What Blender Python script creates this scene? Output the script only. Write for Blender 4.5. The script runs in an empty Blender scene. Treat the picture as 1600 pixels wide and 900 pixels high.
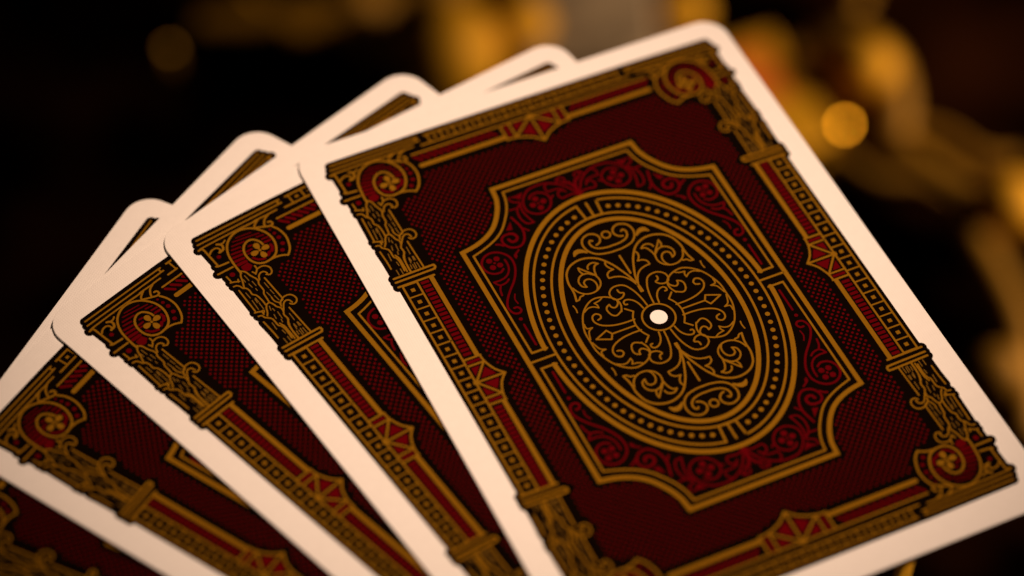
import bpy, math, random
from mathutils import Vector, Matrix

# ------------------------------------------------------------------ camera, world, lamps, exposure
scene = bpy.context.scene
MM = 0.001
TABLE_DROP = 0.165            # the fan is held this far above the table

cam_data = bpy.data.cameras.new("camera")
cam = bpy.data.objects.new("camera", cam_data)
scene.collection.objects.link(cam)
cam_data.sensor_width = 36.0
cam_data.lens = 105.2
cam_data.clip_start = 0.02
cam_data.clip_end = 20.0
cam_data.dof.use_dof = True
cam_data.dof.focus_distance = 0.3797
cam_data.dof.aperture_fstop = 6.9
rx = Vector((0.901407, -0.431664, 0.033635))
dn = Vector((-0.316244, -0.709460, -0.629807))
fw = Vector((0.295728, 0.557075, -0.776023))
m = Matrix.Identity(4)
for i in range(3):
    m[i][0] = rx[i]; m[i][1] = -dn[i]; m[i][2] = -fw[i]
m.translation = Vector((-127.445, -199.860, 295.662)) * MM + Vector((0, 0, TABLE_DROP))
cam.matrix_world = m
scene.camera = cam

world = bpy.data.worlds.new("World")
scene.world = world
world.use_nodes = True
world.node_tree.nodes["Background"].inputs[0].default_value = (1.0, 0.62, 0.38, 1)
world.node_tree.nodes["Background"].inputs[1].default_value = 0.003

def lamp(name, kind, loc, target, power, colour, **kw):
    d = bpy.data.lights.new(name, kind)
    d.energy = power
    d.color = colour
    for k, v in kw.items():
        setattr(d, k, v)
    o = bpy.data.objects.new(name, d)
    scene.collection.objects.link(o)
    o.location = Vector(loc)
    o.rotation_euler = (Vector(target) - Vector(loc)).to_track_quat('-Z', 'Y').to_euler()
    return o

WARM = (1.0, 0.662, 0.462)
lamp("reading_lamp", 'SPOT', (0.090, 0.006, TABLE_DROP + 0.40), (-0.010, 0.014, TABLE_DROP), 10.0, WARM,
     spot_size=math.radians(28), spot_blend=1.0, shadow_soft_size=0.022)
lamp("gilding_fill", 'POINT', (0.33, 0.03, 0.135), (0.095, 0.150, 0.01), 4.0, (1.0, 0.66, 0.34), shadow_soft_size=0.03)  # unseen fill light, added to brighten the gilding and the stand post

vs = scene.view_settings
vs.view_transform = 'Standard'
vs.look = 'None'
vs.exposure = 0.0
vs.gamma = 1.0
vs.use_curve_mapping = False

# ------------------------------------------------------------------ materials
def new_mat(name):
    mt = bpy.data.materials.new(name)
    mt.use_nodes = True
    nt = mt.node_tree
    return mt, nt, nt.nodes["Principled BSDF"]

def ink(name, col, rough=0.5, spec=0.35, var=0.18):
    """printed ink: flat colour, slight mottling, the linen emboss of the stock showing through"""
    mt, nt, b = new_mat(name)
    tc = nt.nodes.new('ShaderNodeTexCoord')
    n1 = nt.nodes.new('ShaderNodeTexNoise'); n1.inputs['Scale'].default_value = 5200; n1.inputs['Detail'].default_value = 2
    nt.links.new(tc.outputs['Object'], n1.inputs['Vector'])
    mx = nt.nodes.new('ShaderNodeMix'); mx.data_type = 'RGBA'
    mx.inputs[6].default_value = (*[c * (1 - var) for c in col], 1)
    mx.inputs[7].default_value = (*[min(1, c * (1 + var)) for c in col], 1)
    nt.links.new(n1.outputs['Fac'], mx.inputs[0])
    nt.links.new(mx.outputs[2], b.inputs['Base Color'])
    b.inputs['Roughness'].default_value = rough
    b.inputs['Specular IOR Level'].default_value = spec
    linen(nt, tc, b, 0.10)
    return mt

def linen(nt, tc, b, strength):
    """air-cushion emboss: two crossed fine wave bands plus paper tooth"""
    w1 = nt.nodes.new('ShaderNodeTexWave'); w1.bands_direction = 'X'
    w2 = nt.nodes.new('ShaderNodeTexWave'); w2.bands_direction = 'Y'
    for w in (w1, w2):
        w.inputs['Scale'].default_value = 950
        w.inputs['Distortion'].default_value = 0.6
        w.inputs['Detail'].default_value = 1.0
        nt.links.new(tc.outputs['Object'], w.inputs['Vector'])
    mul = nt.nodes.new('ShaderNodeMath'); mul.operation = 'MULTIPLY'
    nt.links.new(w1.outputs['Fac'], mul.inputs[0]); nt.links.new(w2.outputs['Fac'], mul.inputs[1])
    nz = nt.nodes.new('ShaderNodeTexNoise'); nz.inputs['Scale'].default_value = 2600; nz.inputs['Detail'].default_value = 3
    nt.links.new(tc.outputs['Object'], nz.inputs['Vector'])
    add = nt.nodes.new('ShaderNodeMath'); add.operation = 'MULTIPLY_ADD'
    nt.links.new(nz.outputs['Fac'], add.inputs[0]); add.inputs[1].default_value = 0.8
    nt.links.new(mul.outputs[0], add.inputs[2])
    bp = nt.nodes.new('ShaderNodeBump'); bp.inputs['Strength'].default_value = strength
    bp.inputs['Distance'].default_value = 0.00006
    nt.links.new(add.outputs[0], bp.inputs['Height'])
    nt.links.new(bp.outputs[0], b.inputs['Normal'])

def paper(name):
    mt, nt, b = new_mat(name)
    tc = nt.nodes.new('ShaderNodeTexCoord')
    nz = nt.nodes.new('ShaderNodeTexNoise'); nz.inputs['Scale'].default_value = 900; nz.inputs['Detail'].default_value = 4
    nt.links.new(tc.outputs['Object'], nz.inputs['Vector'])
    mx = nt.nodes.new('ShaderNodeMix'); mx.data_type = 'RGBA'
    mx.inputs[6].default_value = (0.78, 0.775, 0.755, 1); mx.inputs[7].default_value = (0.84, 0.835, 0.815, 1)
    nt.links.new(nz.outputs['Fac'], mx.inputs[0]); nt.links.new(mx.outputs[2], b.inputs['Base Color'])
    b.inputs['Roughness'].default_value = 0.55
    b.inputs['Specular IOR Level'].default_value = 0.08
    linen(nt, tc, b, 0.45)
    return mt

def metal(name, col, rough, metallic=1.0, bump=0.0):
    mt, nt, b = new_mat(name)
    tc = nt.nodes.new('ShaderNodeTexCoord')
    nz = nt.nodes.new('ShaderNodeTexNoise'); nz.inputs['Scale'].default_value = 160; nz.inputs['Detail'].default_value = 4
    nt.links.new(tc.outputs['Object'], nz.inputs['Vector'])
    mx = nt.nodes.new('ShaderNodeMix'); mx.data_type = 'RGBA'
    mx.inputs[6].default_value = (*[c * 0.7 for c in col], 1); mx.inputs[7].default_value = (*col, 1)
    nt.links.new(nz.outputs['Fac'], mx.inputs[0]); nt.links.new(mx.outputs[2], b.inputs['Base Color'])
    b.inputs['Metallic'].default_value = metallic
    b.inputs['Roughness'].default_value = rough
    return mt

PAPER = paper("card_stock")
BLACK = ink("black_ink", (0.0035, 0.0018, 0.001), 0.7, 0.0)
GOLD = ink("gold_ink", (0.200, 0.096, 0.005), 0.6, 0.0)
PALE = ink("pale_gold_ink", (0.150, 0.078, 0.010), 0.6, 0.0)
RED = ink("red_ink", (0.086, 0.001, 0.003), 0.6, 0.0)
BRASS = metal("polished_brass", (0.80, 0.42, 0.07), 0.28)
GILT = metal("gilded_metal", (0.80, 0.42, 0.005), 0.68, 0.2)
DARK_GILT = metal("dark_gilding", (0.34, 0.170, 0.003), 0.65, 0.2)  # the same gilding in a darker tone

# printed ornament of one quarter of the card back, in millimetres from the print's centre
# (part, colour, width, kind, points)
ART = [
('corner','g',0.25,'s',[(-27.95,40.12),(-16.3,40.2),(-15.85,40.12),(-15.72,39.87),(-15.85,39.62),(-16.3,39.55),(-28.2,39.4)]),
('corner','g',0.25,'s',[(-28.45,38.55),(-27.5,38.72),(-22.0,38.82),(-19.5,38.72)]),
('corner','g',0.26,'s',[(-21.87,38.78),(-20.31,38.78),(-19.67,38.87),(-18.13,38.83),(-17.41,38.88),(-16.53,38.88)]),
('corner','g',0.28,'s',[(-19.68,38.67),(-20.27,38.27),(-20.46,37.98)]),
('corner','g',0.28,'s',[(-17.96,38.76),(-18.61,38.42),(-19.06,37.88),(-19.29,37.37)]),
('corner','g',0.3,'s',[(-20.43,37.81),(-19.37,37.31),(-18.68,37.03),(-18.23,37.17),(-18.24,37.61),(-18.58,37.71)]),
('corner','g',0.3,'s',[(-28.56,38.53),(-28.23,38.55),(-27.97,38.36),(-27.88,36.88),(-27.8,35.14)]),
('corner','g',0.3,'s',[(-28.06,35.08),(-27.76,34.93),(-26.4,34.81)]),
('corner','g',0.3,'s',[(-28.55,33.82),(-26.35,33.85)]),
('corner','g',0.26,'s',[(-27.66,37.23),(-27.25,37.59),(-26.68,37.73),(-26.3,37.57),(-26.18,37.13),(-26.48,36.82)]),
('corner','g',0.34,'s',[(-26.48,36.82),(-25.85,36.98),(-25.59,37.51),(-25.7,37.91),(-26.08,38.16)]),
('corner','g',0.24,'s',[(-25.54,37.93),(-25.25,37.93),(-24.84,38.17)]),
('corner','r',0.3,'d',[(-26.91,36.27)]),
('corner','r',0.36,'d',[(-27.03,32.82)]),
('corner','g',0.32,'s',[(-25.99,32.41),(-25.99,33.78),(-25.83,35.42),(-25.46,36.58),(-24.86,37.53),(-23.99,38.21),(-22.97,38.57),(-21.9,38.5),(-20.89,38.01),(-20.17,37.21),(-19.7,36.28),(-19.54,35.16),(-19.75,34.03),(-20.33,32.96),(-20.99,32.46),(-21.83,32.23),(-22.65,32.26),(-23.4,32.7),(-23.84,33.5),(-23.93,34.53),(-23.69,35.45),(-23.19,36.11),(-22.55,36.44),(-21.89,36.38),(-21.43,35.93),(-21.18,35.4),(-21.13,34.94)]),
('corner','g',0.3,'s',[(-18.49,36.76),(-18.06,35.86),(-17.92,34.56),(-18.18,33.37),(-18.68,32.32),(-19.38,31.62)]),
('corner','g',0.3,'s',[(-19.36,31.64),(-20.03,32.01),(-20.84,32.22),(-21.67,32.25)]),
('corner','r',0.16,'s',[(-23.52,37.76),(-21.35,37.49)]),
('corner','r',0.18,'s',[(-24.13,37.39),(-20.51,36.82)]),
('corner','r',0.22,'s',[(-24.62,36.82),(-22.86,36.65)]),
('corner','r',0.22,'s',[(-21.14,36.42),(-20.22,36.26)]),
('corner','r',0.26,'s',[(-24.95,36.28),(-23.77,36.14)]),
('corner','r',0.26,'s',[(-20.76,35.72),(-19.94,35.65)]),
('corner','r',0.3,'s',[(-25.32,35.69),(-24.02,35.53)]),
('corner','r',0.32,'s',[(-20.73,35.1),(-19.9,35.07)]),
('corner','r',0.36,'s',[(-25.49,35.09),(-24.24,34.99)]),
('corner','r',0.42,'s',[(-25.56,34.44),(-24.37,34.35)]),
('corner','r',0.48,'s',[(-25.57,33.77),(-24.44,33.74)]),
('corner','r',0.4,'s',[(-20.3,34.37),(-20.32,34.19)]),
('corner','r',0.42,'s',[(-20.28,33.96),(-20.69,33.41)]),
('corner','r',0.42,'s',[(-21.08,33.4),(-21.51,33.05)]),
('corner','r',0.26,'s',[(-22.83,35.66),(-22.39,35.62)]),
('corner','r',0.28,'s',[(-23.49,35.03),(-22.75,35.07)]),
('corner','r',0.2,'s',[(-23.59,34.59),(-23.22,34.61)]),
('corner','r',0,'p',[(-25.49,33.3),(-24.37,33.45),(-24.07,32.74),(-24.65,32.21),(-25.34,32.27),(-25.52,32.7)]),
('corner','r',0.34,'s',[(-23.37,33.71),(-22.92,33.09),(-22.14,32.77)]),
('corner','r',0.17,'d',[(-19.05,36.52)]),
('corner','r',0.24,'d',[(-18.89,35.69)]),
('corner','r',0.3,'d',[(-18.77,34.81)]),
('corner','r',0.3,'d',[(-18.9,33.69)]),
('corner','r',0.3,'d',[(-19.52,32.75)]),
('flower','g',0.4,'e',[(-21.95,35.09),(0.02,0.78)]),
('flower','g',0.4,'e',[(-21.15,34.33),(0.81,0.02)]),
('flower','g',0.4,'e',[(-22.75,34.25),(-0.79,-0.06)]),
('flower','g',0.4,'e',[(-21.94,33.47),(0.02,-0.84)]),
('flower','g',0.2,'d',[(-21.96,34.31)]),
('corner','g',0.235,'s',[(-23.91,31.85),(-23.27,31.93),(-22.74,31.7),(-22.44,31.19),(-22.56,30.5),(-23.02,30.2),(-23.44,30.45)]),
('corner','g',0.235,'s',[(-23.22,30.56),(-23.39,30.98),(-23.84,31.1),(-24.33,30.79),(-24.63,30.17)]),
('corner','g',0.235,'s',[(-23.9,32.47),(-23.96,31.88),(-24.53,31.24)]),
('corner','g',0.24,'s',[(-24.47,31.33),(-24.68,31.76)]),
('corner','g',0.235,'s',[(-25.83,32.69),(-25.41,32.21),(-25.25,31.54),(-25.08,31.05),(-24.89,30.6),(-24.85,30.13),(-25.06,29.64),(-25.07,29.01),(-25.11,28.41),(-25.38,27.96),(-25.46,27.26),(-25.54,26.54)]),
('corner','g',0.235,'s',[(-25.86,32.64),(-26.26,32.08),(-26.56,31.14),(-26.95,30.14)]),
('corner','g',0.235,'s',[(-27.97,31.02),(-27.54,30.95),(-27.27,30.61),(-27.09,30.14),(-26.77,29.9),(-26.62,29.36),(-26.66,28.69),(-26.34,28.29),(-26.2,27.76),(-26.13,26.96),(-26.17,26.3)]),
('corner','g',0.235,'s',[(-23.92,30.08),(-23.82,26.23)]),
('corner','g',0.235,'s',[(-27.74,30.1),(-27.82,26.1)]),
('corner','g',0.24,'s',[(-27.98,31.78),(-27.49,31.64),(-27.06,31.42),(-26.86,31.35)]),
('corner','g',0.24,'s',[(-26.86,31.73),(-27.05,31.35)]),
('corner','g',0.235,'s',[(-27.86,32.9),(-27.81,32.36),(-27.79,31.78)]),
('corner','g',0.235,'s',[(-24.19,25.79),(-23.6,26.12),(-22.93,26.11),(-22.49,25.75),(-22.35,25.06),(-22.69,24.54),(-23.21,24.48),(-23.49,24.79)]),
('corner','g',0.235,'s',[(-23.14,24.81),(-23.27,25.28),(-23.63,25.48),(-24.13,25.25),(-24.75,24.29)]),
('corner','g',0.2,'s',[(-24.89,26.95),(-24.89,26.2),(-24.42,25.44)]),
('corner','g',0.2,'s',[(-27.41,25.7),(-26.84,25.69),(-26.94,25.38)]),
('corner','g',0.235,'s',[(-23.89,25.85),(-24.46,25.57),(-24.62,25.03)]),
('corner','g',0.235,'s',[(-26.05,26.27),(-25.57,26.34),(-25.3,25.82),(-25.15,25.26),(-24.82,24.8),(-24.87,24.15),(-25.09,23.67),(-25.03,22.79),(-25.37,22.29),(-25.55,21.49),(-25.58,20.28),(-25.57,19.59)]),
('corner','g',0.235,'s',[(-26.05,26.27),(-26.38,25.76),(-26.62,25.15),(-26.96,24.65)]),
('corner','g',0.235,'s',[(-27.95,25.2),(-27.51,25.09),(-27.33,24.59),(-26.97,24.28),(-26.68,23.9),(-26.63,23.36),(-26.61,22.66),(-26.34,22.26),(-26.21,21.58),(-26.21,20.76),(-26.26,19.99)]),
('corner','g',0.235,'s',[(-28.02,25.95),(-27.51,25.81),(-27.16,25.61),(-27.17,25.13)]),
('corner','g',0.235,'s',[(-23.92,24.27),(-23.76,19.42)]),
('corner','g',0.235,'s',[(-27.87,24.09),(-27.74,22.11),(-27.73,20.93)]),
('corner','h',0.13,'s',[(-25.85,31.81),(-25.8,30.83)]),
('corner','h',0.13,'s',[(-25.54,30.47),(-25.5,29.62)]),
('corner','h',0.13,'s',[(-26.11,30.34),(-26.05,29.67)]),
('corner','h',0.13,'s',[(-25.79,29.24),(-25.79,28.87)]),
('corner','h',0.13,'s',[(-24.37,29.43),(-24.35,28.41)]),
('corner','h',0.13,'s',[(-24.38,28.05),(-24.32,27.25)]),
('corner','h',0.13,'s',[(-24.95,27.92),(-24.89,27.26)]),
('corner','h',0.13,'s',[(-24.42,26.94),(-24.34,26.01)]),
('corner','h',0.13,'s',[(-24.91,27.52),(-24.87,26.99)]),
('corner','h',0.13,'s',[(-27.22,29.32),(-27.2,28.3)]),
('corner','h',0.13,'s',[(-26.66,27.94),(-26.66,27.19)]),
('corner','h',0.13,'s',[(-27.22,27.81),(-27.32,26.14)]),
('corner','h',0.13,'s',[(-26.7,26.97),(-26.73,25.86)]),
('corner','h',0.13,'s',[(-26.32,31.37),(-26.31,30.85)]),
('corner','h',0.13,'s',[(-25.9,25.85),(-26.07,25.18)]),
('corner','h',0.13,'s',[(-25.76,25.29),(-25.73,24.85)]),
('corner','h',0.13,'s',[(-25.51,24.5),(-25.6,23.33)]),
('corner','h',0.13,'s',[(-26.13,24.4),(-26.24,23.68)]),
('corner','h',0.13,'s',[(-25.79,23.24),(-25.88,22.78)]),
('corner','h',0.13,'s',[(-24.43,23.45),(-24.46,22.24)]),
('corner','h',0.13,'s',[(-24.38,21.74),(-24.43,21.1)]),
('corner','h',0.13,'s',[(-24.94,21.59),(-24.99,20.82)]),
('corner','h',0.13,'s',[(-24.58,20.69),(-24.64,19.79)]),
('corner','h',0.13,'s',[(-27.05,23.36),(-27.13,22.2)]),
('corner','h',0.13,'s',[(-25.19,20.6),(-25.24,19.95)]),
('corner','h',0.13,'s',[(-26.8,27.82),(-26.84,27.17)]),
('corner','h',0.13,'s',[(-26.67,27.01),(-26.72,26.36)]),
('corner','h',0.13,'s',[(-24.86,21.76),(-24.8,21.1)]),
('corner','h',0.13,'s',[(-24.29,21.75),(-24.23,21.09)]),
('corner','h',0.13,'s',[(-24.88,20.54),(-24.87,19.67)]),
('corner','h',0.13,'s',[(-24.26,20.61),(-24.23,19.61)]),
('corner','h',0.13,'s',[(-26.61,21.7),(-26.55,21.05)]),
('corner','h',0.13,'s',[(-27.19,20.49),(-27.18,19.62)]),
('corner','h',0.13,'s',[(-26.63,20.48),(-26.62,19.61)]),
('corner','g',0.235,'s',[(-26.3,22.79),(-26.05,22.13),(-26.0,21.17),(-26.0,19.75)]),
('corner','g',0.235,'s',[(-25.05,22.88),(-25.48,21.68),(-25.62,20.42),(-25.61,19.37)]),
('corner','g',0.33,'s',[(-28.1,19.28),(-22.9,19.42),(-22.5,19.3),(-22.4,19.05),(-22.6,18.82),(-23.0,18.75),(-28.1,18.62)]),
('corner','g',0.33,'s',[(-28.1,17.8),(-23.1,17.85)]),
('filigree','g',0.3,'s',[(0.11,4.63),(0.05,5.67),(-0.19,6.64),(-0.41,7.48),(-0.92,8.82),(-1.44,9.98),(-2.06,10.95),(-2.64,11.62),(-3.4,12.13),(-4.42,12.47),(-5.54,12.44),(-6.67,12.01),(-7.48,11.21),(-7.86,10.34),(-8.06,9.39),(-8.05,8.47),(-8.13,7.59),(-8.39,6.56)]),
('filigree','g',0.25,'s',[(-8.39,6.56),(-7.98,6.61),(-7.64,6.97),(-7.2,7.04),(-7.03,7.24)]),
('filigree','g',0.25,'s',[(-7.89,8.63),(-7.56,7.82),(-6.95,7.21),(-6.17,6.94),(-5.31,7.02),(-4.57,7.49),(-4.19,8.13),(-4.15,8.8),(-4.31,9.4),(-4.68,9.94),(-5.25,10.62),(-5.8,11.34)]),
('filigree','g',0.25,'s',[(-5.8,11.34),(-5.85,10.74),(-5.62,10.16)]),
('filigree','g',0.25,'s',[(-4.44,9.49),(-5.01,10.0),(-5.67,10.15),(-6.28,9.93),(-6.69,9.42),(-6.78,8.88),(-6.61,8.35),(-6.15,8.08)]),
('filigree','g',0.25,'s',[(-6.15,8.08),(-6.23,8.58),(-6.14,8.94),(-5.78,9.19),(-5.31,9.13),(-4.95,8.76),(-4.79,8.17),(-4.9,7.53),(-5.23,7.04)]),
('filigree','g',0.25,'s',[(-4.72,10.68),(-4.57,11.08),(-4.15,11.36),(-3.61,11.35),(-3.13,10.97)]),
('filigree','g',0.25,'s',[(-3.13,10.97),(-3.6,10.88),(-3.93,10.45),(-4.13,9.84),(-4.24,9.08)]),
('filigree','g',0.25,'s',[(-2.12,10.92),(-2.32,10.43),(-2.16,9.83),(-1.76,9.31)]),
('filigree','g',0.25,'s',[(-1.76,9.31),(-2.37,9.23),(-2.86,8.81),(-2.92,8.23)]),
('filigree','g',0.25,'s',[(-2.92,8.23),(-2.18,8.16),(-1.4,7.87),(-0.77,7.3),(-0.34,6.53),(-0.03,5.7)]),
('filigree','g',0.3,'s',[(0.0,11.02),(0.0,9.48),(0.0,7.9)]),
('filigree','g',0.25,'s',[(-0.47,2.34),(-0.59,3.54),(-0.86,4.8),(-1.27,5.79),(-1.7,6.39),(-2.37,6.69),(-3.21,6.66),(-3.9,6.16),(-4.09,5.56),(-3.91,4.91),(-3.42,4.63),(-2.83,4.71),(-2.41,5.04),(-2.31,5.34),(-2.69,5.51),(-2.82,5.8),(-2.82,6.08)]),
('filigree','g',0.25,'s',[(-1.13,2.12),(-1.32,3.01),(-1.7,3.69),(-2.22,4.1),(-2.74,4.16),(-3.02,3.88),(-2.97,3.52),(-2.7,3.48)]),
('filigree','g',0.25,'s',[(-3.34,2.94),(-2.54,2.13)]),
('filigree','g',0.25,'s',[(-2.54,2.13),(-3.07,1.18),(-3.27,0.08)]),
('filigree','g',0.25,'s',[(-3.9,2.73),(-3.52,3.65),(-3.56,4.52),(-4.1,5.25),(-4.98,5.78),(-6.23,6.0),(-7.39,5.51),(-8.49,4.44),(-9.21,3.07),(-9.66,1.58),(-9.7,-0.03)]),
('filigree','g',0.25,'s',[(-3.83,2.87),(-4.7,2.41),(-5.27,2.72),(-5.51,3.54),(-5.33,4.08),(-4.85,4.36)]),
('filigree','g',0.25,'s',[(-4.85,4.36),(-4.78,3.92),(-4.46,3.64),(-4.07,3.75),(-3.7,4.16),(-3.64,4.55)]),
('filigree','g',0.22,'s',[(-5.24,5.71),(-5.74,5.44),(-6.49,5.31)]),
('filigree','g',0.22,'s',[(-6.49,5.31),(-6.27,4.93),(-6.29,4.43)]),
('filigree','g',0.22,'s',[(-6.29,4.43),(-6.86,4.85),(-7.55,4.91),(-8.29,4.52)]),
('filigree','g',0.22,'s',[(-9.2,2.78),(-9.17,2.03),(-8.47,1.89)]),
('filigree','g',0.22,'s',[(-8.47,1.89),(-9.13,1.48),(-9.55,0.27)]),
('filigree','g',0.25,'s',[(-2.99,0.94),(-4.46,0.95),(-5.93,1.18),(-7.23,1.76),(-7.83,2.59),(-7.72,3.39),(-7.16,3.71),(-6.69,3.36),(-6.77,2.88),(-7.25,2.7)]),
('filigree','g',0.25,'s',[(-8.85,0.0),(-7.07,0.77)]),
('filigree','g',0.25,'s',[(-7.07,0.77),(-6.61,0.0)]),
('filigree','g',0.25,'s',[(-6.64,0.0),(-3.27,0.0)]),
('filigree','g',0.28,'s',[(-1.91,13.83),(-1.37,14.06),(-1.01,14.64),(-1.1,15.22),(-1.51,15.67),(-2.24,15.85),(-3.09,15.49),(-3.51,14.79),(-3.54,13.92),(-3.17,13.05),(-2.36,12.37),(-1.14,12.05),(-0.35,11.99),(0.23,12.01)]),
('filigree','g',0.28,'s',[(-2.07,14.67),(-2.37,14.83),(-2.63,14.4),(-2.48,13.74),(-1.92,13.23),(-0.9,12.97),(0.13,12.95)]),
('filigree','g',0.26,'s',[(0.0,15.46),(-0.13,15.44),(-0.26,15.39),(-0.37,15.32),(-0.46,15.21),(-0.52,15.09),(-0.56,14.96),(-0.56,14.83),(-0.52,14.7),(-0.46,14.58),(-0.37,14.48),(-0.26,14.4),(-0.13,14.35),(-0.0,14.34)]),
('filigree','g',0.2,'s',[(-3.56,13.2),(-3.96,13.78),(-4.51,14.06),(-5.09,13.92),(-5.39,13.28)]),
('filigree','g',0.2,'s',[(-5.39,13.28),(-4.76,13.56),(-4.1,13.48),(-3.62,13.19)]),
('filigree','g',0,'p',[(-3.73,13.3),(-3.97,13.76),(-4.51,14.06),(-5.08,13.92),(-5.3,13.39),(-4.69,13.58),(-4.1,13.5)]),
('filigree','g',0.2,'s',[(-9.12,6.03),(-9.04,5.37),(-9.13,4.84)]),
('scroll','r',0.3,'s',[(-14.58,15.13),(-15.22,14.75),(-16.1,14.92),(-16.72,15.57),(-16.91,16.54),(-16.54,17.41),(-15.85,17.98),(-15.0,18.18),(-14.15,17.95),(-13.41,17.32),(-12.95,16.39),(-13.01,15.09),(-13.52,13.84),(-14.28,12.7),(-15.35,11.54),(-16.22,10.43),(-16.71,9.45),(-16.75,8.71),(-16.41,7.99),(-15.76,7.82),(-15.39,8.22),(-15.62,8.74),(-16.08,8.79)]),
('scroll','r',0.26,'s',[(-13.77,16.46),(-13.77,15.58),(-14.04,14.66),(-14.7,13.92),(-15.62,13.6),(-16.66,13.61)]),
('scroll','r',0.26,'s',[(-16.66,13.61),(-16.15,12.87),(-15.26,12.92),(-14.67,13.32)]),
('scroll','r',0.26,'s',[(-16.09,12.76),(-16.42,12.17),(-16.61,11.28)]),
('scroll','r',0.2,'s',[(-15.32,9.28),(-15.38,10.06),(-15.03,10.8)]),
('scroll','r',0.2,'s',[(-12.32,16.1),(-12.32,16.54),(-11.86,16.92)]),
('scroll','r',0.4,'d',[(-14.71,15.88)]),
('scroll','r',0.4,'d',[(-15.71,15.88)]),
('scroll','r',0.4,'d',[(-14.68,17.01)]),
('scroll','r',0.4,'d',[(-15.71,17.03)]),
('scroll','r',0.18,'d',[(-15.21,16.46)]),
('scroll','r',0.26,'d',[(-16.1,6.85)]),
('scroll','r',0.28,'s',[(-16.12,5.87),(-16.13,2.38)]),
('scroll','r',0.4,'s',[(-11.87,19.3),(-11.62,18.78),(-11.07,18.77),(-10.69,19.19),(-10.84,19.83),(-11.41,20.16)]),
('scroll','r',0.32,'s',[(-11.34,20.13),(-12.18,20.09),(-12.69,19.61),(-12.74,18.92),(-12.37,18.17),(-11.66,17.74),(-10.84,17.73),(-10.09,18.34),(-9.62,19.31),(-9.49,19.96),(-9.52,20.86),(-9.71,21.6),(-9.94,22.48)]),
('scroll','r',0.3,'s',[(-13.69,19.14),(-13.34,19.01),(-12.89,18.61)]),
('scroll','r',0,'p',[(-10.37,21.91),(-10.7,20.57),(-11.52,20.79)]),
('scroll','r',0.24,'s',[(-12.12,16.31),(-12.03,16.73),(-11.43,17.17)]),
('scroll','r',0.28,'s',[(-6.43,24.42),(-6.04,24.86),(-5.04,25.01),(-4.15,24.44),(-3.87,23.59),(-4.13,22.65),(-4.96,21.82),(-6.12,21.59),(-7.07,22.01),(-7.6,22.84),(-7.5,24.0),(-6.98,24.97),(-5.96,25.88),(-4.49,26.14),(-3.28,25.98),(-2.16,25.41),(-1.19,24.52),(-0.41,23.27),(-0.02,22.41)]),
('scroll','r',0,'p',[(-8.87,25.73),(-7.87,25.64),(-6.73,25.84),(-7.58,24.79),(-7.94,25.25)]),
('scroll','r',0.24,'s',[(-8.88,25.59),(-8.7,24.88),(-7.81,24.44)]),
('scroll','r',0.26,'s',[(-7.82,24.29),(-8.11,23.22),(-8.01,21.98),(-7.58,20.6)]),
('scroll','r',0.26,'s',[(-7.58,20.6),(-8.48,20.77),(-8.91,21.78),(-8.82,22.94),(-8.47,23.68),(-7.8,24.21)]),
('scroll','r',0.24,'s',[(-9.61,23.7),(-8.72,23.64)]),
('scroll','r',0.24,'s',[(-9.31,20.25),(-8.81,19.61)]),
('scroll','r',0.26,'s',[(-0.13,22.42),(-0.82,22.92),(-1.64,22.9),(-2.38,22.82),(-2.67,23.36),(-2.45,23.99),(-1.79,24.03),(-1.5,23.67)]),
('scroll','r',0.24,'s',[(-3.34,25.86),(-3.76,25.36),(-3.69,24.54)]),
('scroll','r',0.24,'s',[(-3.69,24.54),(-2.58,24.56),(-1.77,24.29)]),
('scroll','r',0.24,'s',[(-1.98,25.3),(-1.78,26.0),(-1.09,26.15),(-0.74,25.69),(-0.96,24.95)]),
('scroll','r',0.24,'s',[(-3.74,23.38),(-3.33,23.73)]),
('scroll','r',0.42,'d',[(-5.7,24.13)]),
('scroll','r',0.42,'d',[(-4.91,23.36)]),
('scroll','r',0.42,'d',[(-6.45,23.29)]),
('scroll','r',0.42,'d',[(-5.67,22.51)]),
('scroll','r',0.18,'d',[(-5.68,23.31)]),
('scroll','r',0.4,'s',[(0.0,22.35),(-0.1,23.95),(-0.5,24.95)]),
('scroll','r',0.26,'s',[(0.0,23.75),(-0.5,24.75),(-1.2,25.25),(-1.6,25.95)]),
]
# ------------------------------------------------------------------ helpers
def mesh_object(name, verts, faces, mats, parent=None, fmat=None, smooth=False):
    me = bpy.data.meshes.new(name)
    me.from_pydata(verts, [], faces)
    for mt in mats:
        me.materials.append(mt)
    if fmat:
        me.polygons.foreach_set('material_index', fmat)
    if smooth:
        me.polygons.foreach_set('use_smooth', [True] * len(me.polygons))
    me.update()
    o = bpy.data.objects.new(name, me)
    scene.collection.objects.link(o)
    o.parent = parent
    return o

def tag(o, label=None, cat=None, group=None, kind=None):
    if label: o["label"] = label
    if cat: o["category"] = cat
    if group: o["group"] = group
    if kind: o["kind"] = kind
    return o

def empty(name, loc=(0, 0, 0), rz=0.0):
    o = bpy.data.objects.new(name, None)
    o.empty_display_size = 0.01
    scene.collection.objects.link(o)
    o.location = loc
    o.rotation_euler = (0, 0, rz)
    return o

def catmull(pts, n=6):
    if len(pts) < 3:
        return list(pts)
    out = []
    P = [pts[0]] + list(pts) + [pts[-1]]
    for i in range(1, len(P) - 2):
        p0, p1, p2, p3 = P[i - 1], P[i], P[i + 1], P[i + 2]
        for k in range(n):
            t = k / n
            out.append(tuple(0.5 * (2 * b + (c - a) * t + (2 * a - 5 * b + 4 * c - d) * t * t + (3 * b - a - 3 * c + d) * t ** 3)
                             for a, b, c, d in zip(p0, p1, p2, p3)))
    out.append(tuple(pts[-1]))
    return out

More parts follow.
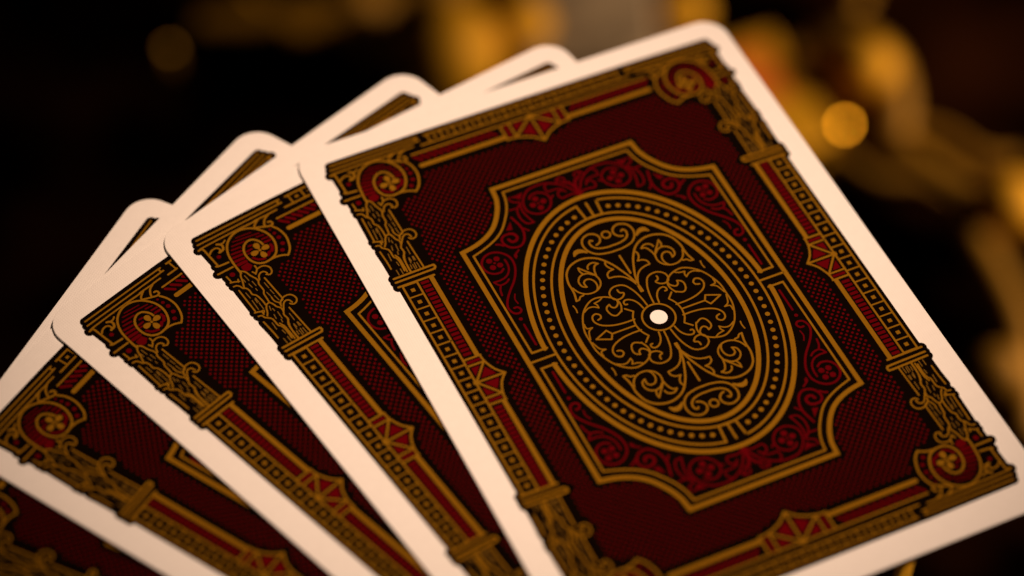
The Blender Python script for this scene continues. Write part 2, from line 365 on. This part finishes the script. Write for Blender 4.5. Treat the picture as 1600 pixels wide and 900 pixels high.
# ------------------------------------------------------------------ flat print (ink films a few hundredths of a millimetre thick)
class Ink:
    """collects ink shapes in print millimetres; each shape gets its own film height so that none coincide"""
    base = {'k': 0.012, 'r': 0.034, 'g': 0.056, 'h': 0.056, 'w': 0.080}
    slot = {'g': 0, 'r': 1, 'h': 2}
    def __init__(self):
        self.v, self.f, self.m, self.n = [], [], [], 0
    def z(self, c):
        self.n += 1
        return self.base[c] + (self.n % 13) * 0.0015
    def _add(self, vs, fs, c):
        o = len(self.v)
        z = self.z(c)
        self.v += [(x * MM, y * MM, z * MM) for x, y in vs]
        self.f += [tuple(i + o for i in f) for f in fs]
        self.m += [self.slot.get(c, 0)] * len(fs)
    def poly(self, pts, c):
        a = sum(p[0] * q[1] - q[0] * p[1] for p, q in zip(pts, pts[1:] + pts[:1]))
        pts = pts if a > 0 else pts[::-1]
        self._add(pts, [tuple(range(len(pts)))], c)
    def dot(self, p, r, c, n=14):
        self._add([(p[0] + r * math.cos(2 * math.pi * i / n), p[1] + r * math.sin(2 * math.pi * i / n)) for i in range(n)], [tuple(range(n))], c)
    def ellipse(self, p, ax, rw, c, n=16):
        L = math.hypot(*ax); dx, dy = ax[0] / L, ax[1] / L
        vs = []
        for i in range(n):
            t = 2 * math.pi * i / n
            a = 0.56 * math.cos(t); b = rw * math.sin(t) * (1 + 0.25 * math.cos(t))
            vs.append((p[0] + a * dx - b * dy, p[1] + a * dy + b * dx))
        self.poly(vs, c)
    def stroke(self, pts, w, c, smooth=True, cap=True):
        q = catmull(pts) if smooth else list(pts)
        q2 = [q[0]]
        for p in q[1:]:
            if math.hypot(p[0] - q2[-1][0], p[1] - q2[-1][1]) > 0.02:
                q2.append(p)
        q = q2
        if len(q) < 2:
            return
        h = w / 2 * (0.94 if c == 'g' else 1.0)
        vs, fs, n = [], [], len(q)
        for i, p in enumerate(q):
            a = q[max(0, i - 1)]; b = q[min(n - 1, i + 1)]
            dx, dy = b[0] - a[0], b[1] - a[1]
            L = math.hypot(dx, dy) or 1
            nx, ny = -dy / L, dx / L
            k = h
            if 0 < i < n - 1 and not smooth:
                ex, ey = p[0] - a[0], p[1] - a[1]; l2 = math.hypot(ex, ey) or 1
                k = h / max(0.35, abs((-ey / l2) * nx + (ex / l2) * ny))
            vs += [(p[0] + nx * k, p[1] + ny * k), (p[0] - nx * k, p[1] - ny * k)]
        for i in range(n - 1):
            fs.append((2 * i, 2 * i + 1, 2 * i + 3, 2 * i + 2))
        if cap:
            for e in (0, n - 1):
                a = q[1] if e == 0 else q[n - 2]
                p = q[e]
                ang = math.atan2(p[1] - a[1], p[0] - a[0])
                o = len(vs)
                vs += [(p[0] + h * math.cos(ang + t), p[1] + h * math.sin(ang + t)) for t in [(-0.5 + i / 6) * math.pi for i in range(7)]]
                fs.append(tuple(range(o, o + 7)))
        self._add(vs, fs, c)
    def item(self, it, sx, sy, c=None, grow=0.0):
        part, col, w, kind, pts = it
        pts = [(p[0] * sx, p[1] * sy) for p in pts]
        c = c or col
        if kind == 's': self.stroke(pts, w + grow, c)
        elif kind == 'd': self.dot(pts[0], w, c)
        elif kind == 'e': self.ellipse(pts[0], pts[1], w, c)
        elif kind == 'p': self.poly(pts, c)
    def build(self, name, mats, parent):
        return mesh_object(name, self.v, self.f, mats, parent, self.m)

QUADS = [(1, 1), (-1, 1), (1, -1), (-1, -1)]
PRINT_OFF = (0.15, 0.50)      # the print sits slightly off the centre of the stock

THICK = [(-10.18, 27.86), (-10.35, 26.3), (-10.55, 25.6), (-11.07, 24.38), (-12.1, 22.75), (-13.2, 21.58), (-14.4, 20.78), (-15.68, 20.23), (-17.02, 19.87), (-18.25, 19.68)]
THIN = [(-9.1, 26.85), (-9.22, 26.1), (-9.43, 25.16), (-10.02, 23.77), (-10.93, 22.38), (-11.95, 21.12), (-13.1, 20.19), (-14.49, 19.47), (-15.93, 18.93), (-17.2, 18.55)]

def key_stone(k, put, s):
    """half fan with red facets; put(depth, along) maps to print millimetres"""
    T = lambda L: [put(a * s, b * s) for a, b in L]
    for e in (1, -1):
        k.stroke(T([(0, 3.77 * e), (2.3, 3.77 * e)]), .30, 'g')
        k.stroke(T([(0, 2.68 * e), (2.25, 2.68 * e)]), .28, 'g')
        k.stroke(T([(0.2, 3.22 * e), (2.0, 3.22 * e)]), .42, 'r', cap=False)
        k.stroke(T([(0, 0), (2.1, 2.5 * e)]), .30, 'g')
        k.stroke(T([(2.2, 3.75 * e), (2.35, 2.6 * e), (2.85, 1.3 * e), (3.35, .6 * e), (3.95, 0)]), .30, 'g')
        k.poly(T([(0.35, 0.95 * e), (0.35, 2.3 * e), (1.5, 2.3 * e)]), 'r')
        k.poly(T([(0.85, 0.42 * e), (2.0, 1.85 * e), (2.55, 1.05 * e), (2.9, 0.36 * e)]), 'r')
    k.stroke(T([(0, 0), (3.9, 0)]), .30, 'g')
    k.dot(put(0, 0), .42, 'g')

def make_card_back(root):
    """all films of the printed back, as children of root; returns nothing"""
    INKS = [GOLD, RED, PALE]
    ox, oy = PRINT_OFF
    made = []
    def done(k, name, mats=INKS):
        o = k.build(name, mats, root); o.location = (ox * MM, oy * MM, 0); made.append(o); return o
    # black ground
    k = Ink()
    prof = [(-14.9, 41.0), (-15.1, 41.02), (-28.15, 40.82), (-28.5, 38.4), (-28.55, 35.3), (-28.8, 33.8), (-28.45, 33.2), (-28.4, 30), (-28.4, 18.2), (-28.22, 17.4)]
    q = prof + [(x, -y) for x, y in prof[::-1]]
    k.poly(q + [(-x, y) for x, y in q[::-1]], 'k')
    for it in ART:
        if it[0] == 'corner' and it[3] == 's' and it[1] == 'g':
            if min(p[0] for p in it[4]) < -25.2 or max(p[1] for p in it[4]) > 39.2:
                for s in QUADS:
                    k.item(it, *s, c='k', grow=1.12)
    done(k, "black_ground", [BLACK])
    # halftone dots between the border and the plaque
    k = Ink(); r = 0.18; st = 0.4525
    near = [(-p[0], p[1]) for it in ART if it[0] == 'corner' and it[3] == 's' and it[1] == 'g' for p in catmull(it[4], 4) if p[0] > -24.5 and p[1] < 36.8]
    def fan_depth(a):
        K = ((0, 3.95), (.6, 3.35), (1.3, 2.85), (2.6, 2.35), (3.75, 2.2), (4.0, 0), (99, 0))
        for (a0, d0), (a1, d1) in zip(K, K[1:]):
            if a <= a1: return d0 + (d1 - d0) * (a - a0) / (a1 - a0)
    def inside(u, v):
        u, v = abs(u), abs(v)
        if u > 22.4 or v > 34.3: return False
        if u < 19.3 and v < 20.6 or u < 11.0 and v < 28.9: return False
        if u < 19.3 and v < 28.9 and math.hypot(u - 18.75, v - 28.35) > 7.9: return False
        if v > 16.5:
            if u > 23.4 and v > 17 or (u > 23.0 and v > 30.6) or (u > 17.4 and v > 35.2): return False
            if math.hypot(u - 21.6, v - 34.0) < 3.2: return False
            if any(abs(u - a) < .85 and abs(v - b) < .85 and math.hypot(u - a, v - b) < .8 for a, b in near): return False
        if v < 5 and 25.5 - u < fan_depth(v) + .85: return False
        if u < 6 and 37.6 - v < 1.2 * fan_depth(u / 1.2) + .85: return False
        return True
    for i in range(-52, 53):
        for j in range(-80, 81):
            if (i + j) % 2 == 0 and inside(i * st, j * st):
                k.dot((i * st, j * st), r, 'r', 8)
    done(k, "dot_pattern")
    # four corners: entablature, volute, flower and leaf capital
    for s in QUADS:
        k = Ink()
        for it in ART:
            if it[0] == 'corner': k.item(it, *s)
        cap = done(k, "corner_capital")
        k = Ink()
        for it in ART:
            if it[0] == 'flower': k.item(it, *s)
        k.build("flower", INKS, cap)
    # side bands
    for sx in (1, -1):
        k = Ink()
        k.stroke([(sx * -27.58, 17.7), (sx * -27.58, -17.7)], .29, 'g'); k.stroke([(sx * -25.58, 17.7), (sx * -25.58, -17.7)], .29, 'g')
        for i in range(-9, 9):
            k.stroke([(sx * -27.5, (i + .5) * 2.08), (sx * -25.6, (i + .5) * 2.08)], .24, 'g')
        for i in range(-8, 9):
            x, y = sx * -26.58, i * 2.08
            k.poly([(x - .27, y - .27), (x + .27, y - .27), (x + .27, y + .27), (x - .27, y + .27)], 'g')
        for e in (1, -1):
            k.stroke([(sx * -23.58, e * 17.7), (sx * -23.58, e * 3.7)], .66, 'g', cap=False)
            for i in range(19):
                y = e * (17.25 - i * .705)
                k.stroke([(sx * -25.2, y), (sx * -24.1, y)], .44, 'r', cap=False)
        done(k, "side_band")
        k = Ink(); key_stone(k, lambda d, a: (sx * (-25.5 + d), a), 1.0); done(k, "keystone")
    # head and foot bands
    for sy in (1, -1):
        k = Ink()
        k.stroke([(-14.4, sy * 40.18), (14.4, sy * 40.18)], .29, 'g'); k.stroke([(-15.4, sy * 38.64), (15.4, sy * 38.64)], .29, 'g')
        for i in range(-8, 8):
            k.stroke([((i + .5) * 1.87, sy * 40.1), ((i + .5) * 1.87, sy * 38.7)], .24, 'g')
        for i in range(-7, 8):
            x, y = i * 1.87, sy * 39.41
            k.poly([(x - .23, y - .2), (x + .23, y - .2), (x + .23, y + .2), (x - .23, y + .2)], 'g')
        for e in (1, -1):
            k.stroke([(e * -17.3, sy * 37.6), (e * -.2, sy * 37.6)], .29, 'g')
            k.stroke([(e * -16.85, sy * 35.4), (e * -4.7, sy * 35.4)], .70, 'g')
            for i in range(12):
                x = -17.2 + i * .98
                k.stroke([(e * x, sy * 37.15), (e * (x + .85), sy * 36.25)], .40, 'r', smooth=False)
        done(k, "head_band")
        k = Ink(); key_stone(k, lambda d, a: (a, sy * (37.6 - d)), 1.2); done(k, "keystone")
    # plaque
    k = Ink()
    for sx, sy in QUADS:
        Q = lambda L: [(p[0] * sx, p[1] * sy) for p in L]
        k.stroke(Q([(0, 27.86), (-10.18, 27.86)]), .66, 'g'); k.stroke(Q(catmull(THICK)), .66, 'g', smooth=False); k.stroke(Q([(-18.25, 19.68), (-18.25, 0)]), .66, 'g')
        k.stroke(Q([(0, 26.85), (-9.1, 26.85)]), .30, 'g'); k.stroke(Q(catmull(THIN)), .30, 'g', smooth=False); k.stroke(Q([(-17.2, 18.55), (-17.2, 1.35)]), .30, 'g')
        k.stroke(Q([(-17.2, 1.35), (-15.1, 1.35)]), .32, 'g')
        k.poly(Q([(-10.5, 28.19), (-9.9, 28.19), (-9.9, 27.6), (-10.3, 27.4)]), 'g'); k.poly(Q([(-18.58, 19.95), (-18.58, 19.3), (-17.95, 19.3), (-17.95, 19.9)]), 'g')
    for sx in (1, -1):
        k.stroke([(sx * -18.0, 0), (sx * -14.6, 0)], .32, 'g')
    done(k, "plaque_frame")
    # oval rings and beads
    k = Ink()
    def ring(a, b, w, t0=0.0, t1=2 * math.pi):
        n = max(8, int((t1 - t0) * 24))
        pts = [(a * math.cos(t0 + (t1 - t0) * i / n), b * math.sin(t0 + (t1 - t0) * i / n)) for i in range(n + 1)]
        k.stroke(pts, w, 'g', smooth=False, cap=t1 - t0 < 6)
    t = math.asin(1.35 / 21.95)
    ring(15.45, 21.95, .68, t, math.pi - t); ring(15.45, 21.95, .68, math.pi + t, 2 * math.pi - t)
    u = math.acos(1.4 / 14.5)
    ring(14.45, 20.85, .34, -u, u); ring(14.45, 20.85, .34, math.pi - u, math.pi + u)
    ring(12.18, 18.33, .34); ring(10.92, 17.26, .66)
    done(k, "oval_frame")
    k = Ink()
    for sx in (1, -1):
        pts = [(13.35 * math.cos(a), 19.5 * math.sin(a)) for a in [(-math.pi / 2 + i * math.pi / 2000) for i in range(2001)]]
        pts = [p for p in pts if p[0] > 2.45 * 1 or abs(p[1]) < 10]
        L = [0]
        for a, b in zip(pts, pts[1:]): L.append(L[-1] + math.hypot(b[0] - a[0], b[1] - a[1]))
        n = round(L[-1] / 1.29); j = 0
        for i in range(n + 1):
            while j < len(L) - 1 and L[j] < L[-1] * i / n: j += 1
            k.dot((sx * pts[j][0], pts[j][1]), .33, 'g', 12)
    done(k, "bead_row")
    for sy in (1, -1):
        k = Ink()
        for x0, x1 in ((-1.42, -1.16), (0, 0), (1.42, 1.16)):
            k.stroke([(x0, sy * 20.75), (x1, sy * 18.25)], .34, 'g')
        k.stroke([(-1.2, sy * 18.27), (1.2, sy * 18.27)], .30, 'g')
        done(k, "oval_clasp")
    # filigree inside the oval
    k = Ink()
    for it in ART:
        if it[0] == 'filigree':
            for s in QUADS: k.item(it, *s)
    n = 48
    k.stroke([(2.14 * math.cos(2 * math.pi * i / n), 2.14 * math.sin(2 * math.pi * i / n)) for i in range(n + 1)], .27, 'g', smooth=False, cap=False)
    done(k, "filigree")
    # red scrollwork between plaque and oval
    k = Ink()
    for it in ART:
        if it[0] == 'scroll':
            for s in QUADS: k.item(it, *s)
    done(k, "red_scrollwork")
    k = Ink(); k.dot((0, 0), 1.12, 'w', 32); done(k, "centre_spot", [PAPER])
    return made

def make_stock(root):
    W, H, R, T, b = 63.5, 88.9, 3.5, 0.30, 0.03
    def loop(inset, z):
        out = []
        for cx, cy, a0 in ((1, 1, 0), (-1, 1, 90), (-1, -1, 180), (1, -1, 270)):
            for i in range(11):
                a = math.radians(a0 + 9 * i)
                out.append(((cx * (W / 2 - R) + (R - inset) * math.cos(a)) * MM, (cy * (H / 2 - R) + (R - inset) * math.sin(a)) * MM, z * MM))
        return out
    rings = [loop(b, -T), loop(0, -T + b), loop(0, -b), loop(b, 0)]
    v = sum(rings, []); n = len(rings[0]); f = []
    for k in range(3):
        for i in range(n):
            j = (i + 1) % n
            f.append((k * n + i, k * n + j, (k + 1) * n + j, (k + 1) * n + i))
    f.append(tuple(range(3 * n, 4 * n))); f.append(tuple(range(n - 1, -1, -1)))
    return mesh_object("card_stock", v, f, [PAPER], root)

# ------------------------------------------------------------------ table top
S = 1.6
o = mesh_object("table_top", [(-S, -S, 0), (S, -S, 0), (S, S, 0), (-S, S, 0)], [(0, 1, 2, 3)], [None])
mt, nt, b = new_mat("dark_cloth")
tc = nt.nodes.new('ShaderNodeTexCoord')
nz = nt.nodes.new('ShaderNodeTexNoise'); nz.inputs['Scale'].default_value = 22; nz.inputs['Detail'].default_value = 3
nt.links.new(tc.outputs['Object'], nz.inputs['Vector'])
mx = nt.nodes.new('ShaderNodeMix'); mx.data_type = 'RGBA'
mx.inputs[6].default_value = (0.0008, 0.0002, 0.0001, 1); mx.inputs[7].default_value = (0.022, 0.0065, 0.0022, 1)  # warm haze over the table is put into the cloth as brown patches
rp = nt.nodes.new('ShaderNodeMapRange'); rp.inputs[1].default_value = 0.42; rp.inputs[2].default_value = 0.72
nt.links.new(nz.outputs['Fac'], rp.inputs[0]); nt.links.new(rp.outputs[0], mx.inputs[0]); nt.links.new(mx.outputs[2], b.inputs['Base Color'])
b.inputs['Roughness'].default_value = 0.95; b.inputs['Specular IOR Level'].default_value = 0.0
o.data.materials[0] = mt
o["kind"] = "structure"

# ------------------------------------------------------------------ the fan of cards
POSES = [(0.0, 0.0, 0.0), (9.736, -14.098, 0.934), (19.945, -25.873, 1.353), (31.087, -38.053, -1.435), (39.065, -48.227, -6.165)]
LABELS = ["top playing card of the fan with its whole ornate red and gold back showing",
          "second playing card of the fan, half hidden beneath the top card",
          "middle playing card of the fan, third down from the uncovered card",
          "fourth playing card of the fan, lying just above the bottom card",
          "bottom playing card of the fan, under the four others, mostly hidden"]
proto = None
for i, (deg, x, y) in enumerate(POSES):
    root = empty("playing_card", (x * MM, y * MM, TABLE_DROP - 0.52 * i * MM), math.radians(deg))
    tag(root, LABELS[i], "playing card", "fanned playing cards")
    if proto is None:
        make_stock(root); make_card_back(root); proto = root
        for ch in proto.children:
            if ch.name.startswith("dot_pattern"): ch["kind"] = "stuff"
    else:
        for ch in proto.children:
            c = ch.copy(); scene.collection.objects.link(c); c.parent = root
            for sub in ch.children:
                d = sub.copy(); scene.collection.objects.link(d); d.parent = c

# ------------------------------------------------------------------ tubes, lathes for the metal things
def tube(name, pts, rad, mat, parent=None, seg=12, closed=False, smooth=True):
    q = [Vector(p) for p in (catmull(pts, 8) if smooth and len(pts) > 2 else pts)]
    n = len(q); v, f = [], []
    up = Vector((0, 0, 1))
    for i, p in enumerate(q):
        a = q[i - 1] if i or closed else q[0]; c = q[(i + 1) % n] if i < n - 1 or closed else q[-1]
        d = (c - a).normalized()
        s = d.cross(up)
        s = s.normalized() if s.length > 1e-4 else Vector((1, 0, 0))
        w = s.cross(d)
        r = rad(i / max(1, n - 1)) if callable(rad) else rad
        v += [tuple(p + (s * math.cos(t) + w * math.sin(t)) * r) for t in [2 * math.pi * k / seg for k in range(seg)]]
    for i in range(n if closed else n - 1):
        for k in range(seg):
            j = (i + 1) % n
            f.append((i * seg + k, i * seg + (k + 1) % seg, j * seg + (k + 1) % seg, j * seg + k))
    if not closed:
        f.append(tuple(range(seg - 1, -1, -1))); f.append(tuple((n - 1) * seg + k for k in range(seg)))
    return mesh_object(name, v, f, [mat], parent, smooth=True)

def lathe(name, prof, mat, parent=None, loc=(0, 0, 0), seg=28):
    v, f = [], []
    for r, z in prof:
        v += [(r * math.cos(2 * math.pi * k / seg), r * math.sin(2 * math.pi * k / seg), z) for k in range(seg)]
    for i in range(len(prof) - 1):
        for k in range(seg):
            f.append((i * seg + k, i * seg + (k + 1) % seg, (i + 1) * seg + (k + 1) % seg, (i + 1) * seg + k))
    f.append(tuple(range(seg - 1, -1, -1))); f.append(tuple((len(prof) - 1) * seg + k for k in range(seg)))
    o = mesh_object(name, v, f, [mat], parent, smooth=True)
    o.location = loc
    return o

def ball(name, r, mat, parent, loc, flat=1.0):
    prof = [(max(1e-5, r * math.sin(math.pi * i / 14)), -r * flat * math.cos(math.pi * i / 14)) for i in range(15)]
    return lathe(name, prof, mat, parent, loc, 24)

# ------------------------------------------------------------------ brass stand that carries the fan
st = empty("card_stand", (-0.012, -0.020, 0))
tag(st, "slender brass stand with a thin post under the corner of the top card", "stand")
def W(x, y, z): return (x + 0.012, y + 0.020, z)
lathe("base", [(0.050, 0.0), (0.052, 0.002), (0.050, 0.006), (0.030, 0.009), (0.006, 0.012), (0.0055, 0.02)], BRASS, st)
PAD = TABLE_DROP - 0.00031
for px, py, top in ((0.01106, -0.04341, PAD), (-0.020, 0.005, PAD - 0.002), (-0.050, -0.020, PAD - 0.002)):
    tube("post", [W(px, py, 0.004), W(px, py, top - 0.0006)], 0.00098, GILT, st, seg=20, smooth=False)
    lathe("pad", [(0.0009, top - 0.0012), (0.00105, top - 0.0006), (0.00105, top)], BRASS, st, W(px, py, 0))
    tube("arm", [W(-0.012, -0.020, 0.010), W((px - 0.012) / 2, (py - 0.020) / 2, 0.006), W(px, py, 0.0045)], 0.0014, BRASS, st)

# ------------------------------------------------------------------ gilded things lying on the table, far out of focus
def local(ox, oy):
    return lambda p, z=0.009: ((p[0] - ox) * MM, (p[1] - oy) * MM, z)
g = empty("gilded_scroll", (0.130, 0.110, 0))
tag(g, "gilded metal scroll with a curled head and two trailing arms on the dark table", "ornament")
L = local(130, 110)
tube("curl", [L((122.2, 155.4)), L((128.6, 156.0)), L((134.6, 153.0), .011), L((138.1, 145.8), .012), L((137.3, 136.4), .011), L((133.4, 127.1))], lambda t: 0.0022 + 0.0032 * math.sin(math.pi * t), DARK_GILT, g)
tube("arm", [L((131.8, 129.7)), L((134.4, 120.0)), L((138.5, 109.2)), L((145.0, 97.6)), L((152.1, 89.9))], lambda t: 0.0028 + 0.0016 * t, DARK_GILT, g)
tube("arm", [L((138.6, 106.9)), L((134.6, 97.7)), L((133.1, 87.6)), L((130.7, 76.4)), L((124.7, 63.7)), L((118.0, 51.8))], lambda t: 0.0032 - 0.0004 * t, DARK_GILT, g)
ball("boss", 0.0062, GILT, g, L((134.6, 143.1), .014))
ball("boss", 0.0068, GILT, g, L((143.7, 100.4), .012))
ball("boss", 0.0060, DARK_GILT, g, L((120.0, 66.1), .010))

tube("tendril", [L((143.4, 163.5)), L((147.6, 166.8)), L((146.9, 172.3)), L((144.0, 175.7))], lambda t: 0.0020 - 0.0006 * t, DARK_GILT, g)
tube("tendril", [L((137.5, 129.2)), L((142.6, 125.0)), L((146.5, 116.2)), L((152.6, 112.4))], lambda t: 0.0014 + 0.0006 * t, DARK_GILT, g)
tube("tendril", [L((120.4, 131.0)), L((123.7, 121.0)), L((131.2, 115.8)), L((134.5, 108.8))], lambda t: 0.0016, DARK_GILT, g)

g = empty("gilded_openwork", (0.055, 0.192, 0))
tag(g, "gilded openwork ornament of linked rings beside the grey box", "ornament")
L = local(55, 192)
def circ(c, r, z=0.008, n=20): return [L((c[0] + r * math.cos(2 * math.pi * i / n), c[1] + r * math.sin(2 * math.pi * i / n)), z) for i in range(n)]
tube("ring", circ((70.8, 195.6), 9.5), 0.0046, DARK_GILT, g, closed=True, smooth=False)
tube("ring", circ((54.7, 197.4), 8.6), 0.0040, DARK_GILT, g, closed=True, smooth=False)
ball("boss", 0.0112, GILT, g, L((59.1, 184.6), .011))
ball("boss", 0.0078, GILT, g, L((74.6, 185.0), .011))
tube("arm", [L((14.5, 215.8)), L((27.0, 211.2)), L((38.4, 207.4)), L((49.1, 205.1))], lambda t: 0.0020 + 0.0028 * t, DARK_GILT, g)
ball("boss", 0.0052, DARK_GILT, g, L((47.7, 206.6), .010))

tube("tendril", [L((27.2, 218.8)), L((31.9, 205.8)), L((40.7, 202.7)), L((47.5, 194.9))], lambda t: 0.0016 + 0.0012 * t, GILT, g)
tube("tendril", [L((54.0, 190.0)), L((61.3, 193.3)), L((62.7, 198.8)), L((66.9, 202.1))], lambda t: 0.0022 - 0.0008 * t, DARK_GILT, g)
tube("tendril", [L((70.6, 181.6)), L((66.4, 179.0)), L((60.8, 177.9)), L((62.1, 173.0))], lambda t: 0.0018, DARK_GILT, g)

def slab(name, c, size, rz, mat, parent=None, bev=0.0008):
    sx, sy, sz = [s / 2 for s in size]
    v, f = [], []
    for z, ins in ((-sz, bev), (-sz + bev, 0), (sz - bev, 0), (sz, bev)):
        v += [(-sx + ins, -sy + ins, z), (sx - ins, -sy + ins, z), (sx - ins, sy - ins, z), (-sx + ins, sy - ins, z)]
    f.append((3, 2, 1, 0)); f.append((12, 13, 14, 15))
    for k in range(3):
        for i in range(4):
            j = (i + 1) % 4
            f.append((k * 4 + i, k * 4 + j, k * 4 + 4 + j, k * 4 + 4 + i))
    o = mesh_object(name, v, f, [mat], parent)
    o.location = c; o.rotation_euler = (0, 0, rz)
    return o

def mottled(name, c1, c2, scale, rough=0.6):
    mt, nt, b = new_mat(name)
    tc = nt.nodes.new('ShaderNodeTexCoord')
    ck = nt.nodes.new('ShaderNodeTexVoronoi'); ck.inputs['Scale'].default_value = scale
    nt.links.new(tc.outputs['Object'], ck.inputs['Vector'])
    rp = nt.nodes.new('ShaderNodeValToRGB')
    rp.color_ramp.elements[0].color = (*c1, 1); rp.color_ramp.elements[1].color = (*c2, 1)
    rp.color_ramp.elements[0].position = 0.1; rp.color_ramp.elements[1].position = 0.7
    nt.links.new(ck.outputs['Distance'], rp.inputs[0]); nt.links.new(rp.outputs[0], b.inputs['Base Color'])
    b.inputs['Roughness'].default_value = rough
    return mt

def place(p): return (p[0] * MM, p[1] * MM, 0)
box = empty("grey_box", place((90.5, 181.4)), math.radians(-24))
tag(box, "small beige grey patterned box behind the top card's far edge", "box")
slab("body", (0, 0, 0.0055), (0.025, 0.029, 0.011), 0, mottled("grey_print", (0.15, 0.115, 0.09), (0.42, 0.33, 0.26), 150), box)
slab("lid", (0, 0, 0.0122), (0.027, 0.030, 0.0022), 0, mottled("grey_lid", (0.13, 0.10, 0.08), (0.46, 0.36, 0.28), 120), box)

box = empty("gilded_box", place((113.9, 148.3)), math.radians(-2))
tag(box, "narrow gold box with an orange panel beside the gilded scroll", "box")
slab("body", (0, 0, 0.0055), (0.018, 0.032, 0.011), 0, GILT, box)
slab("panel", (0.0, 0.005, 0.0112), (0.008, 0.014, 0.0010), 0, ink("orange_panel", (0.80, 0.20, 0.03), 0.5), box, 0.0003)
p = place((110.8, 179.7))
tag(ball("gold_bead", 0.0062, GILT, None, (p[0], p[1], 0.0062)), "round gold bead between the grey box and the gold box", "bead")

# added glowing balls that stand in for glints on metal, blurred into discs
def glint(p, power, label):
    r = empty("glint_point", place(p)); tag(r, label, "added glint")
    mt, nt, b = new_mat("glint_glow")
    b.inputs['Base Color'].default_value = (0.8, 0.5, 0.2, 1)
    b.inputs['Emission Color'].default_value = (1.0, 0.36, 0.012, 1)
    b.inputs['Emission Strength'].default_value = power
    lathe("glint_foot", [(0.0012, 0.0), (0.0014, 0.002), (0.0008, 0.006)], DARK_GILT, r, seg=16)
    ball("glint_ball", 0.0006, mt, r, (0, 0, 0.0065))
glint((126.9, 137.3), 21.0, "tiny glowing ball added as an amber glint within the curl of the gilded scroll")
glint((8.3, 213.2), 0.8, "tiny dim glowing ball added as an amber glint alone on the dark table")
